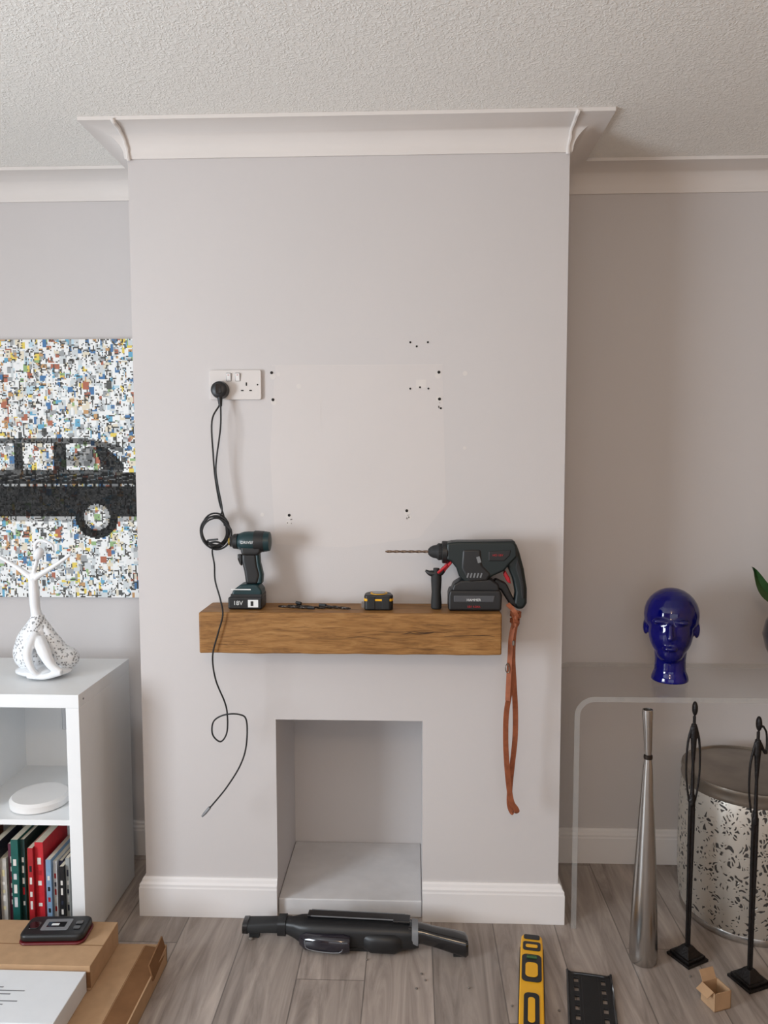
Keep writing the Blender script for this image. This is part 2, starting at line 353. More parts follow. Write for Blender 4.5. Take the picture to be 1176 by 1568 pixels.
for i,(x,z) in enumerate(hs):
    if i in big: pp+= [disc(x+random.uniform(-.004,.004),z+random.uniform(-.012,.004),.009,-.0003,t=.0002)]
for x,z,r in((-.34,1.655,.007),(-.40,1.69,.006),(.155,1.69,.007),(.155,1.47,.005),(-.375,1.245,.008),(-.01,1.262,.008),(-.455,1.27,.006)): pp.append(disc(x,z,r,-.0003,t=.0002))
pp+=[B(-.42,.09,-.0005,0,1.7155,1.7168),B(-.19,-.189,-.0005,0,1.50,1.60),B(-.275,-.274,-.0005,0,1.52,1.62),B(.01,.04,-.0005,0,1.648,1.672)]
add(None,'filler_marks',pp,FILL)
add(None,'plaster_chips',[disc(.080+random.uniform(-.004,.004),1.605-random.uniform(0,.02),random.uniform(.001,.002)) for _ in range(5)]+[disc(-.373+random.uniform(-.006,.008),1.258-random.uniform(0,.02),random.uniform(.001,.002)) for _ in range(4)]+[disc(-.017+random.uniform(-.012,.014),1.275-random.uniform(0,.02),random.uniform(.001,.002)) for _ in range(5)],PLUG)

# ---------------------------------------------------------------- mantel beam
def beam():
    bm=bmesh.new(); bmesh.ops.create_cube(bm,size=1)
    for v in bm.verts: v.co=Vector((v.co.x*.868-.18,v.co.y*.148-.075,v.co.z*.12+.94))
    bmesh.ops.subdivide_edges(bm,edges=[q for q in bm.edges if abs((q.verts[0].co-q.verts[1].co).x)>.5],cuts=40)
    for v in bm.verts:
        k=.0006*math.sin(v.co.x*31)+.0004*math.sin(v.co.x*77+1)
        if v.co.y<-.1: v.co.y+=k
        if v.co.z<.9 : v.co.z+=k*.8
    me=bpy.data.meshes.new('beam'); bm.to_mesh(me); bm.free(); me.materials.append(OAK)
    r=empty('oak_mantel_beam',(0,0,0))
    o=bpy.data.objects.new('beam',me); scn.collection.objects.link(o); o.parent=r
    b=o.modifiers.new('b','BEVEL'); b.width=.005; b.segments=3; b.limit_method='ANGLE'
    for p in me.polygons: p.use_smooth=True
    o.modifiers.new('w','WEIGHTED_NORMAL')
    CR=mat('oak_crack',(50,30,16),.8)
    cr=[]
    for x0,x1,z,w in((-.10,.10,.947,.0010),(-.04,.06,.943,.0014),(.09,.235,.936,.0013),(-.19,-.08,.930,.0006),(-.35,-.22,.958,.0005),(-.56,-.47,.905,.0005),(.02,.12,.966,.0006),(-.02,.20,.900,.0005)):
        pts=[(x0+(x1-x0)*k/6,-.1492,z+random.uniform(-.0025,.0025)) for k in range(7)]
        cr.append(P_tube(pts,[.0002,w,w*.6,w,.0002],6,3))
    add(r,'grain_cracks',cr,CR)
beam()

# ---------------------------------------------------------------- double socket + plug
so=empty('double_wall_socket',(-.529,0,1.659))
add(so,'face_plate',P_extr(rrect(.156,.088,.006,-.529,1.659),-.010,-.0005),SOCK,bevel=.002)
add(so,'switches',[P_box((-.548,-.0115,1.682),(.013,.006,.022),rx=.2),P_box((-.521,-.0115,1.682),(.013,.006,.022),rx=.2)],WPL,bevel=.001)
add(so,'switch_gaps',[P_extr(rrect(.016,.025,.002,-.548,1.682),-.0105,-.0098),P_extr(rrect(.016,.025,.002,-.521,1.682),-.0105,-.0098)],GREY)
add(so,'pin_slots',[B(-.4975,-.4935,-.0105,-.0095,1.656,1.666),B(-.512,-.504,-.0105,-.0095,1.640,1.644),B(-.487,-.479,-.0105,-.0095,1.640,1.644),disc(-.596,1.659,.0025,-.0102),disc(-.462,1.659,.0025,-.0102)],HOLE)
add(so,'switch_marks',[B(-.5505,-.5455,-.0158,-.0143,1.6865,1.689),B(-.5235,-.5185,-.0158,-.0143,1.6865,1.689)],RED)
pl=empty('power_plug',(-.572,-.03,1.643))
Ry=Matrix.Rotation(math.pi/2,3,'X')
add(pl,'body',P_lathe([(.020,0),(.026,.002),(.0265,.012),(.024,.026),(.017,.031),(.006,.032)],(-.572,-.0105,1.643),28,Ry),BLACK,smooth=True)
add(pl,'cable_grip',P_tube([(-.572,-.028,1.630),(-.570,-.032,1.612),(-.569,-.033,1.594)],[.010,.007,.005],10),BLACK,smooth=True)
add(pl,'ridge',P_extr(rrect(.016,.03,.004,-.572,1.645),-.045,-.040),BLACKG,bevel=.001)

# cable
ca=empty('black_power_cable',(-.58,-.05,1.226))
Yc=-.045
add(ca,'strand_a',P_tube([(-.571,-.035,1.598),(-.592,Yc,1.55),(-.590,Yc,1.45),(-.585,Yc,1.38),(-.574,Yc,1.31),(-.562,Yc,1.27),(-.560,Yc,1.24)],.0026,8),BLACK,smooth=True)
add(ca,'strand_b',P_tube([(-.568,-.033,1.60),(-.567,Yc,1.53),(-.581,Yc-.006,1.42),(-.577,Yc-.004,1.36),(-.566,Yc-.002,1.29),(-.575,Yc-.006,1.262)],.0026,8),BLACK,smooth=True)
loops=[];N=96
for k in range(N+1):
    t=2*math.pi*k/16
    q=k//16
    rx=.041+.003*math.sin(q*2.1); rz=.047+.004*math.cos(q*1.7)
    loops.append((-.585+.006*math.sin(q*1.9)+rx*math.cos(t+.6),-.05-.016*abs(math.sin(q*1.1))-.004*math.sin(t),1.222+.005*math.cos(q*2.7)+rz*math.sin(t+.6)))
add(ca,'coil',P_tube(loops,.0026,8,3),BLACK,smooth=True)
add(ca,'coil_wrap',[P_tube([(-.602,-.075,1.190),(-.577,-.083,1.196),(-.560,-.075,1.188),(-.577,-.035,1.18),(-.602,-.04,1.184),(-.605,-.07,1.198),(-.572,-.08,1.203)],.003,8)],BLACK,smooth=True)
add(ca,'tail',P_tube([(-.56,-.05,1.19),(-.590,-.07,1.175),(-.578,-.10,1.13),(-.566,-.14,1.09),(-.548,-.157,1.04),(-.541,-.159,.995),(-.556,-.159,.94),(-.573,-.157,.875),(-.570,-.14,.80),(-.549,-.12,.725),(-.545,-.11,.68),(-.548,-.11,.63),(-.567,-.11,.604),(-.590,-.11,.625),(-.584,-.12,.668),(-.550,-.13,.692),(-.505,-.13,.694),(-.484,-.13,.675),(-.486,-.13,.60),(-.505,-.13,.54),(-.545,-.13,.475),(-.585,-.13,.425),(-.600,-.13,.408)],.0024,8),BLACK,smooth=True)
add(ca,'plug_tip',P_tube([(-.597,-.13,.412),(-.612,-.13,.394),(-.621,-.13,.384)],[.0045,.005,.003],8,2),GREY,smooth=True)

# ---------------------------------------------------------------- impact driver
idv=empty('cordless_impact_driver',(-.49,-.08,1.0)); yc=-.08
def ex(parent,name,o,w,m,bev=.004,yc0=None):
    c=yc if yc0 is None else yc0
    return add(parent,name,P_extr(o,c-w/2,c+w/2),m,bevel=bev,segs=3)
Rx=Matrix.Rotation(math.pi/2,3,'Y')
RL_=Matrix.Rotation(-math.pi/2,3,'Y')
ex(idv,'battery',rrect(.100,.036,.006,-.487,1.0195),.068,BLACK,.005)
ex(idv,'battery_mount',[(-.529,1.036),(-.438,1.036),(-.438,1.056),(-.452,1.074),(-.500,1.074),(-.524,1.056)],.060,TEAL,.006)
ex(idv,'mount_lower',[(-.530,1.034),(-.437,1.034),(-.437,1.046),(-.530,1.046)],.063,BLACK,.003)
ex(idv,'handle',[(-.488,1.070),(-.452,1.070),(-.444,1.10),(-.452,1.13),(-.455,1.165),(-.500,1.165),(-.500,1.14),(-.493,1.11)],.036,BLACK,.010)
ex(idv,'handle_spine',[(-.458,1.072),(-.440,1.072),(-.438,1.10),(-.446,1.135),(-.448,1.17),(-.462,1.17),(-.458,1.13),(-.452,1.10)],.030,TEAL,.006)
add(idv,'motor_housing',P_lathe([(.02,-.062),(.028,-.06),(.030,-.05),(.030,.0),(.029,.014),(.024,.030),(.018,.036)],(-.478,yc,1.197),28,RL_),[TEAL],smooth=True)
add(idv,'rear_cap',P_lathe([(.018,-.004),(.031,-.002),(.032,.016),(.032,.026)],(-.436,yc,1.197),28,RL_),BLACK,smooth=True)
ex(idv,'underbody',[(-.502,1.185),(-.440,1.185),(-.440,1.166),(-.452,1.158),(-.498,1.158)],.050,BLACK,.008)
add(idv,'nose',P_lathe([(.023,0),(.022,.012),(.016,.018),(.016,.022)],(-.512,yc,1.197),24,RL_),BLACK,smooth=True)
add(idv,'anvil',P_lathe([(.011,0),(.012,.003),(.012,.006),(.009,.009),(.006,.010)],(-.531,yc,1.197),20,RL_),BRASS,smooth=True)
ex(idv,'trigger',[(-.500,1.160),(-.500,1.125),(-.506,1.130),(-.512,1.145),(-.513,1.160)],.022,BLACKG,.003)
text(idv,'label','DRIVER',.012,(-.478,yc-.0312,1.197),FRONT,WHT)
text(idv,'battery_label','18V',.018,(-.507,yc-.0345,1.020),FRONT,WHT)
add(idv,'battery_stripe',[B(-.478,-.448,yc-.0348,yc-.034,1.008,1.030),B(-.528,-.470,yc-.0306,yc-.0298,1.058,1.061)],WHT)
add(idv,'stripe_mark',[B(-.470,-.462,yc-.0352,yc-.0346,1.012,1.026)],BLACK)

# ---------------------------------------------------------------- rotary hammer drill
rh=empty('rotary_hammer_drill',(.2,-.08,1.0)); yc=-.08
def D(l): return [(.064+(a-665)*.0019,1.0005+(932-b)*.00193) for a,b in l]
bx=D([(655,845)])[0]
def twist(x0,x1,y,z,r,n=90):
    v=[];f=[];s=8
    for i in range(n+1):
        x=x0+(x1-x0)*i/n; ph=i*.42
        for k in range(s):
            a=2*math.pi*k/s; rr=r*(.62+.38*abs(math.cos(a-ph/2))) if i<n-2 else r*.5
            v.append(Vector((x,y+rr*math.cos(a),z+rr*math.sin(a))))
    for i in range(n):
        for k in range(s): a=i*s+k;b=i*s+(k+1)%s; f.append((a,b,b+s,a+s))
    f.append(tuple(range(s)));f.append(tuple(range(n*s,n*s+s))); return v,f
add(rh,'drill_bit',twist(.05,-.079,yc,bx[1],.0042),BITM,smooth=True)
add(rh,'chuck',P_lathe([(.012,-.01),(.024,-.006),(.025,.006),(.020,.012),(.018,.022),(.014,.030),(.010,.034),(.008,.036)],(.082,yc,bx[1]),28,RL_),RUB,smooth=True)
add(rh,'gear_housing',P_lathe([(.024,-.05),(.030,-.03),(.029,0),(.026,.012),(.024,.016)],(.105,yc,bx[1]-.001),28,RL_),BLACK,smooth=True)
ex(rh,'main_body',D([(683,830),(700,828),(784,828),(789,834),(790,850),(778,862),(770,872),(752,880),(735,890),(712,890),(702,880),(698,868),(690,858),(683,856)]),.062,DTEAL,.012)
ex(rh,'top_spine',D([(688,828.5),(786,826.5),(788,834),(740,836),(690,836)]),.052,BLACK,.006)
ex(rh,'motor_cover',D([(706,838),(736,838),(738,862),(752,876),(745,888),(716,890),(704,868)]),.068,BLACK,.010)
ex(rh,'name_panel',D([(746,842),(780,840),(778,849),(770,857),(746,857)]),.065,BLACK,.003)
ex(rh,'battery_foot',D([(704,886),(750,884),(762,892),(764,904),(690,904),(694,892)]),.064,BLACK,.006)
ex(rh,'battery',D([(688,900),(764,900),(767,908),(766,931.6),(686,931.6),(686,908)]),.076,BLACK,.007)
ex(rh,'battery_face',D([(694,908),(756,908),(754,918),(694,918)]),.079,mat('dark_grey_plastic',(70,72,76),.4),.002)
ex(rh,'rear_handle',D([(778,832),(788,829),(794,845),(801,870),(806,900),(806,922),(801,931),(789,931),(786,922),(788,905),(784,885),(776,866),(768,858)]),.036,DTEAL,.010)
ex(rh,'handle_grip',D([(790,850),(797,868),(802,895),(802,915),(797,915),(794,890),(787,868)]),.040,RUB,.006)
ex(rh,'handle_link',D([(758,884),(775,892),(786,915),(794,922),(792,930),(780,924),(766,902),(752,896)]),.030,BLACK,.006)
ex(rh,'trigger',D([(773,872),(780,884),(782,893),(776,890),(770,878)]),.020,RED,.003)
ex(rh,'lock_lever',D([(680,867),(690,857),(692,861),(684,870),(680,875)]),.045,RED,.003)
add(rh,'side_handle_collar',[P_lathe([(.031,-.008),(.033,-.006),(.033,.006),(.031,.008)],(.094,yc,bx[1]-.001),28,RL_)],BLACK,smooth=True)
hx=.070
add(rh,'side_handle_grip',P_lathe([(.012,0.0005),(.0155,.004),(.0155,.02),(.0135,.05),(.0155,.085),(.0155,.097),(.010,.104),(.009,.12)],(hx,yc,1.0),24),RUB,smooth=True)
add(rh,'side_handle_flange',P_tube([(hx-.032,yc,1.113),(hx-.016,yc,1.105),(hx+.01,yc,1.106),(hx+.025,yc,1.122)],[.003,.009,.010,.007],10),BLACK,smooth=True)
add(rh,'depth_rod_lever',P_tube([(hx+.004,yc-.025,1.11),(hx+.03,yc-.035,1.135)],.004,8),RED,smooth=True)
q=D([(724,914),(760,848),(724,925)])
text(rh,'battery_label','HAMMER',.010,(q[0][0],yc-.041,q[0][1]-.001),FRONT,WHT)
text(rh,'body_label','HD 18V',.009,(q[1][0],yc-.0333,q[1][1]),FRONT,RED)
text(rh,'battery_voltage','18V 4.0Ah',.009,(q[2][0],yc-.0385,q[2][1]),FRONT,RED)
add(rh,'vents',[P_box((D([(715+i*5,880)])[0][0],yc-.0342,D([(715,878)])[0][1]),(.004,.001,.014),ry=.3) for i in range(5)],GREY)
add(rh,'badge',[P_box((.190,yc-.0345,1.150),(.010,.001,.018),ry=-.3)],GREY)

# strap
st=empty('leather_wrist_strap',(.29,-.09,1.0))
add(st,'strap_front',P_ribbon([(.290,-.112,1.000),(.296,-.116,.97),(.290,-.115,.92),(.289,-.114,.86),(.285,-.112,.78),(.274,-.110,.70),(.273,-.108,.62),(.277,-.106,.55),(.284,-.104,.48),(.293,-.102,.43),(.306,-.099,.408),(.309,-.096,.397),(.297,-.093,.394),(.288,-.092,.42),(.289,-.092,.47),(.295,-.093,.54),(.302,-.094,.62),(.302,-.095,.70),(.297,-.097,.78),(.292,-.098,.86),(.294,-.097,.93),(.300,-.098,.985)],.016,.0022,(1,.25,0)),TAN,smooth=False)
add(st,'strap_back',P_ribbon([(.300,-.104,.99),(.284,-.122,.93),(.281,-.121,.87),(.278,-.120,.80),(.276,-.119,.74)],.014,.0022,(1,-.3,0)),TAN)
add(st,'knot',[P_ribbon([(.284,-.100,.992),(.297,-.120,.986),(.313,-.103,.99),(.297,-.094,.994),(.284,-.100,.992)],.014,.003,(0,0,1)),P_ribbon([(.284,-.100,.972),(.297,-.122,.962),(.309,-.10,.97),(.297,-.092,.975),(.284,-.100,.972)],.011,.003,(0,0,1)),P_ribbon([(.275,-.103,1.020),(.290,-.122,1.005),(.300,-.118,.985)],.013,.003,(1,0,.3))],TAN)
add(st,'metal_clip',[P_tube([(.274,-.124,.852),(.268,-.126,.842),(.270,-.126,.828),(.277,-.126,.826),(.279,-.124,.84),(.274,-.124,.852)],.0015,6),P_tube([(.290,-.125,.905),(.290,-.125,.918)],.004,8,2)],STEEL,smooth=True)

# ---------------------------------------------------------------- drill bits, tape measure
db=empty('masonry_drill_bits',(-.29,-.08,1.0))
bits=[((-.395,-.075),(-.30,-.10),.0035),((-.37,-.06),(-.29,-.085),.003),((-.345,-.055),(-.255,-.10),.003),((-.262,-.07),(-.18,-.105),.004),((-.27,-.085),(-.205,-.09),.0035)]
pr=[]
for (a,b,r) in bits:
    d=Vector((b[0]-a[0],b[1]-a[1],0)); L_=d.length; t=twist(0,L_,0,0,r,50)
    M=Matrix.Translation((a[0],a[1],1.0005+r))@Matrix.Rotation(math.atan2(d.y,d.x),4,'Z'); pr.append(X(t,M))
add(db,'bits',pr,DSTEEL,smooth=True)
add(db,'shanks',[P_tube([(-.345,-.058,1.012),(-.33,-.066,1.01)],.005,8,2),P_tube([(-.275,-.066,1.006),(-.255,-.073,1.006)],.0055,8,2),P_tube([(-.305,-.10,1.005),(-.285,-.105,1.005)],.004,8,2)],BLACK,smooth=True)
tm=empty('tape_measure',(-.097,-.08,1.0))
to=[(-.140,-.105)]+[(-.140,-.075)]+[(-.10+.040*math.cos(a),-.075+.034*math.sin(a)) for a in [math.pi-.4-k*(math.pi-.4)/10 for k in range(11)]]+[(-.055,-.10),(-.062,-.112),(-.134,-.112)]
add(tm,'case',P_extr(to,1.0005,1.045,'z'),BLACK,bevel=.007,segs=3)
add(tm,'yellow_band',P_extr([((x+.097)*1.012-.097,(y+.08)*1.012-.08) for x,y in to],1.026,1.036,'z'),YEL,bevel=.003)
add(tm,'grip_pads',[B(-.130,-.108,-.1145,-.108,1.004,1.040),B(-.088,-.066,-.1145,-.108,1.004,1.040)],RUB,bevel=.002)
add(tm,'yellow_ring',P_lathe([(.021,0),(.025,0),(.025,.002),(.021,.002)],(-.098,-.08,1.0445),28),YEL,smooth=True)
add(tm,'label',P_lathe([(.001,0),(.020,0),(.020,.003),(.001,.003)],(-.098,-.08,1.0445),28),BLACKG)
add(tm,'blade_tip',B(-.148,-.139,-.10,-.085,1.006,1.022),STEEL)

# ---------------------------------------------------------------- mosaic car canvas
def canvas():
    x0,x1,z0,z1=-2.20,-.915,.950,1.848; cs=.0044
    nx=int((x1-x0)/cs); nz=int((z1-z0)/cs); rnd=random.Random(3)
    base=[[None]*nz for _ in range(nx)]
    pal=[(238,240,240)]*13+[(206,212,214)]*6+[(160,164,166)]*3+[(224,216,196)]*2+[(226,204,104),(196,156,112),(110,170,200),(84,124,168),(176,112,92),(150,180,130),(90,92,92),(190,214,226)]
    for _ in range(int(nx*nz/5)):
        w=rnd.randint(2,5);h=rnd.randint(2,6);i0=rnd.randint(-2,nx-1);k0=rnd.randint(-2,nz-1);c=rnd.choice(pal)
        d=rnd.random(); vx=rnd.randint(0,w-1); hk=rnd.randint(0,h-1)
        for i in range(max(0,i0),min(nx,i0+w)):
            for k in range(max(0,k0),min(nz,k0+h)):
                q=c
                if d<.38 and (i-i0==vx or k-k0==hk) and rnd.random()<.7: q=(76,75,72)
                elif rnd.random()<.07: q=(116,114,110)
                base[i][k]=q
    def car(u,v):
        dw=math.hypot(u-148,v-790)
        if dw<20: return .06 if dw<14 else .5
        if dw<33: return 1
        dw2=math.hypot(u+150,v-790)
        if dw2<20: return .1
        if dw2<33: return 1
        roof=668+max(0,(u-110))**2*.0022+max(0,(-u-80))**2*.004
        if u<192 and u>-190:
            if v>roof and v<roof+9: return .85
            if v>=roof+8 and v<718:
                if 150<u<192:
                    return .98 if (u-150)<(v-672)*1.0+6 and u>150+(v-690)*.35 else .0
                for a,b in((22,36),(85,104),(-60,-45),(-190,-130)):
                    if a<u<b: return .97
                if 100<u<150 and v>700-(u-100)*.5 and v<712: return .6
                return .02
        if -215<u<300 and 716<=v<=788:
            if u>190 and v<720+(u-190)*.08: return 0
            if 739<v<742 and int(u)%13>3: return .55
            if 716<=v<722: return .9
            if 722<=v<735 and math.sin(u*.21+v)>.6: return .86
            return 1
        if -215<u<300 and 788<v<796: return .5
        return 0
    V=[];F=[];C=[]
    y=A-.031
    for i in range(nx+1):
        for k in range(nz+1): V.append((x0+(x1-x0)*i/nx,y,z0+(z1-z0)*k/nz))
    for i in range(nx):
        for k in range(nz):
            a=i*(nz+1)+k; F.append((a,a+nz+1,a+nz+2,a+1))
            X_=x0+(i+.5)*cs; Z_=z0+(k+.5)*cs; u=205+(X_+.973)*437; v=915-(Z_-.950)*441
            c=lin(base[i][k] or (234,235,234)); dk=car(u,v)
            if dk>0:
                dk=min(1,max(0,dk+rnd.uniform(-.035,.03)))
                c=tuple(c[j]*(1-dk)+dk*(.006+.022*c[j]) for j in range(3))
            C.append((c[0],c[1],c[2],1))
    me=bpy.data.meshes.new('print'); me.from_pydata(V,[],F)
    at=me.color_attributes.new('Col','FLOAT_COLOR','CORNER'); buf=[]
    for c in C: buf+=list(c)*4
    at.data.foreach_set('color',buf)
    m=bpy.data.materials.new('mosaic_print'); m.use_nodes=True; nt=m.node_tree
    vc=nt.nodes.new('ShaderNodeVertexColor'); vc.layer_name='Col'; nt.links.new(vc.outputs[0],nt.nodes['Principled BSDF'].inputs['Base Color']); nt.nodes['Principled BSDF'].inputs['Roughness'].default_value=.7; nt.nodes['Principled BSDF'].inputs['Specular IOR Level'].default_value=.15
    me.materials.append(m)
    r=empty('mosaic_car_canvas',((x0+x1)/2,A-.016,(z0+z1)/2)); o=bpy.data.objects.new('print',me); o.parent=r; o.location=-r.location; scn.collection.objects.link(o)
    add(r,'stretcher',B(x0,x1,A-.0305,A-.001,z0,z1),WPL)
canvas()

# ---------------------------------------------------------------- white cube shelf
sh=empty('white_cube_shelf',(-1.3,.02,0)); sx1=-.956; sx0=sx1-.74; sy0,sy1=-.185,.205; th=.039; HT=.765
mid=(sx0+sx1)/2
add(sh,'carcass',[B(sx0,sx1,sy0,sy1,HT-th,HT),B(sx0,sx1,sy0,sy1,0.0005,th),B(sx0,sx0+th,sy0,sy1,th,HT-th),B(sx1-th,sx1,sy0,sy1,th,HT-th)],WSH,bevel=.0012)
add(sh,'dividers',[B(mid-.008,mid+.008,sy0+.002,sy1,th,HT-th),B(sx0+th,mid-.008,sy0+.002,sy1,.376,.392),B(mid+.008,sx1-th,sy0+.002,sy1,.376,.392)],WSH)
add(sh,'cam_cover',P_lathe([(.003,0),(.003,.001)],(sx1+.0005,sy0+.03,HT-.02),12,Rx),GREY)
add(sh,'back_panel',[B(mid+.008,-1.19,sy1-.006,sy1-.001,.392,HT-th),B(-1.19,sx1-th,sy1-.006,sy1-.001,.392,.52)],WSH)
# shelf contents
bk=[];bm_=[]
cols=[(120,60,40),(60,70,90),(200,190,150),(40,44,60),(180,176,170),(90,40,60),(14,84,78),(18,52,50),(150,120,70),(160,26,34),(188,34,44),(216,212,206),(120,150,180),(196,198,200),(40,44,70),(20,20,24),(150,152,150),(26,26,30)]
BM=[mat('book_cover_%d'%i,c,.5,var=.12,vscale=50) for i,c in enumerate(cols)]+[mat('book_pages',(214,206,188),.8,var=.05,vscale=80)]
ws=[.022,.018,.024,.02,.02,.022,.022,.014,.014,.016,.026,.012,.016,.012,.012,.014,.012,.012]; hsz=[.25,.22,.24,.26,.21,.25,.275,.27,.23,.25,.262,.19,.215,.205,.20,.195,.215,.21]
x=mid+.012; tot=sum(ws); sc=(sx1-th-.012-x)/tot
for i,(w,h) in enumerate(zip(ws,hsz)):
    w*=sc*.97; y0=sy0+.03+.012*((i*7)%3); dpt=.15+.01*(i%3)
    bk.append(B(x,x+w,y0,y0+dpt,th+.001,th+.001+h)); bm_.append(i)
    bk.append(B(x+.0015,x+w-.0015,y0+.002,y0+dpt+.001,th+.002,th+.0025+h-.001)); bm_.append(len(cols))
    nb=4+i%3; z_=th+h*.25
    for s_ in range(nb):
        hh=h*.6/nb*random.uniform(.3,.8); bk.append(B(x+w*.28,x+w*.72,y0-.0006,y0+.001,z_,z_+hh)); bm_.append([11,11,8,11,2,11,13,11,9,11,11,10,15,9,11,11,3,13][(i+s_*(s_%2))%18]); z_+=h*.62/nb
    x+=w/.97
add(None,'row_of_books',bk,BM,mi=bm_)
rt=empty('white_round_router',(-1.125,-.02,.392))
add(rt,'body',P_lathe([(.075,.0005),(.085,.004),(.086,.022),(.078,.030),(.02,.031)],(-1.135,-.075,.392),40),WPL,smooth=True)
add(rt,'cable',P_tube([(-1.07,.02,.396),(-1.04,.08,.43),(-1.015,.13,.47),(-1.02,.17,.50),(-1.05,.18,.46)],.0022,8),WPL,smooth=True)

# statue
def S(u,v,y=.0): return Vector((-1.137+(u-65)*.00225,y,.7665+(1033-v)*.00204))
stt=empty('white_dancer_figurine',(-1.14,.0,.769))
pr=[P_tube([S(62,1000,.0),S(57,965),S(52,930),S(51,905),S(50,885)],[.026,.022,.015,.0165,.014],14),
    P_tube([S(50,888),S(52,872),S(56,858)],[.010,.007,.007],10),P_ell(S(60,846,-.004),(.015,.016,.021),R=Matrix.Rotation(.5,3,'Y')),
    P_tube([S(47,882),S(30,868),S(12,856),S(-8,843)],[.010,.008,.006,.005],10),
    P_tube([S(54,882),S(75,868),S(92,856),S(104,846)],[.010,.008,.006,.005],10),
    P_tube([S(56,858,.004),S(52,835,.01),S(60,826,.01),S(76,833,.01),S(78,842,.01)],[.006,.006,.006,.005,.004],10),
    P_tube([S(60,975,-.02),S(72,990,-.045),S(84,1010,-.055),S(97,1020,-.055)],[.020,.020,.014,.009],12),
    P_tube([S(97,1020,-.055),S(75,1026,-.06),S(50,1027,-.055)],[.010,.010,.007],12),
    P_tube([S(55,965,-.02),S(52,990,-.058),S(58,1012,-.066),S(66,1026,-.06)],[.016,.015,.011,.008],12),
    P_ell(S(62,1024,-.005),(.088,.058,.018))]
add(stt,'body',pr,WCER,voxel=.0028,sm=4)
pr=[P_ell(S(42,998,.008),(.054,.048,.060)),P_tube([S(56,938,.002),S(51,958,.0),S(44,978,.004),S(40,1000,.01)],[.017,.030,.044,.05],18),P_ell(S(84,1008,.016),(.052,.042,.040)),P_tube([S(58,950,.006),S(72,985,.012),S(84,1008,.016)],[.016,.030,.036],16)]
add(stt,'lace_skirt',pr,LACE,voxel=.003,sm=4)

# ---------------------------------------------------------------- foreground cartons (left)
cb=empty('cardboard_carton',(-1.0,-.43,0))
add(cb,'lower_box',[B(-1.5,-.76,-.62,-.235,.001,.055),B(-1.5,-.70,-.62,-.235,.001,.006),B(-.704,-.70,-.62,-.235,.006,.050),B(-.76,-.70,-.239,-.235,.006,.055)],CARD)
add(cb,'side_flap',[P_box((-.732,-.43,.050),(.062,.375,.003),ry=.12)],CARDD)
add(cb,'torn_flap',[P_box((-.705,-.30,.060),(.004,.125,.045),ry=-.25,rz=.05)],CARDD)
c2=empty('cardboard_carton.001',(-1.0,-.33,.056))
add(c2,'box',B(-1.5,-.838,-.428,-.238,.056,.122),CARD,bevel=.002)
add(c2,'tape_seam',B(-1.5,-.838,-.345,-.343,.1222,.1226),CARDD)
add(c2,'open_edge',B(-1.5,-.838,-.4295,-.4275,.064,.106),CARDD)
wb=empty('white_product_box',(-1.1,-.52,.06))
add(wb,'box',B(-1.5,-.846,-.618,-.433,.056,.112),PAPER,bevel=.002)
add(wb,'printed_lines',[B(-1.13,-1.13+.10+.03*((i*5)%3),-.50-.012*i,-.497-.012*i,.1122,.1128) for i in range(6)],GREY)
add(wb,'grey_panel',B(-1.5,-1.14,-.60,-.45,.1122,.1127),mat('print_grey',(190,192,196),.6))
dt=empty('wall_stud_detector',(-.985,-.30,.122)); ang=.06
def rr(p): return RZ(p,ang,(-.985,-.30,0))
add(dt,'base',rr(P_extr(rrect(.180,.098,.022,-.985,-.302),.1232,.130,'z')),mat('dark_red',(96,22,28),.4),bevel=.003)
add(dt,'body',rr(P_extr(rrect(.174,.092,.020,-.985,-.302),.130,.150,'z')),BLACK,bevel=.007,segs=3)
add(dt,'screen',rr(P_extr(rrect(.075,.050,.005,-.985,-.300),.150,.1515,'z')),GREY,bevel=.0005)
add(dt,'buttons',[rr(P_extr(rrect(.020,.014,.004,-.925,-.315+.022*i),.150,.1525,'z')) for i in range(2)]+[rr(P_extr(rrect(.03,.03,.008,-1.045,-.302),.150,.152,'z'))],BLACKG,bevel=.001)
add(dt,'label',[rr(B(-1.010,-.960,-.312,-.290,.1515,.1522))],BLACKG)
add(dt,'mark',[rr(B(-.998,-.978,-.306,-.297,.1522,.1526))],WHT)

# ---------------------------------------------------------------- handheld vacuum on floor
vc=empty('handheld_vacuum',(-.17,-.12,0)); dy=-.045
def sh_(l): return [((c[0],c[1]+dy,c[2]),a,b) for c,a,b in l]
add(vc,'body',P_loft(sh_([((-.375,-.078,.048),.020,.020),((-.35,-.080,.046),.026,.026),((-.33,-.083,.044),.036,.032),((-.29,-.086,.043),.040,.036),((-.15,-.092,.043),.041,.037),((-.03,-.098,.043),.040,.037),((.0,-.102,.044),.036,.034),((.02,-.104,.044),.030,.030)]),24,3.2),BLACK,smooth=True)
add(vc,'nozzle',P_loft(sh_([((-.500,-.060,.036),.024,.012),((-.495,-.060,.036),.026,.016),((-.42,-.066,.042),.022,.018),((-.36,-.074,.048),.022,.020)]),20,4),RUB,smooth=True)
add(vc,'nozzle_mouth',P_loft(sh_([((-.507,-.060,.036),.027,.017),((-.492,-.060,.036),.027,.018)]),20,4),BLACKG,smooth=True)
add(vc,'nozzle_collar',P_loft(sh_([((-.40,-.069,.044),.028,.024),((-.375,-.072,.046),.028,.025)]),20,4),BLACK,smooth=True)
add(vc,'handle',P_loft(sh_([((-.01,-.104,.054),.028,.026),((.03,-.108,.052),.026,.025),((.07,-.114,.046),.027,.024),((.12,-.121,.038),.030,.027),((.155,-.126,.032),.031,.028),((.162,-.127,.031),.025,.022)]),20,3.2),BLACKG,smooth=True)
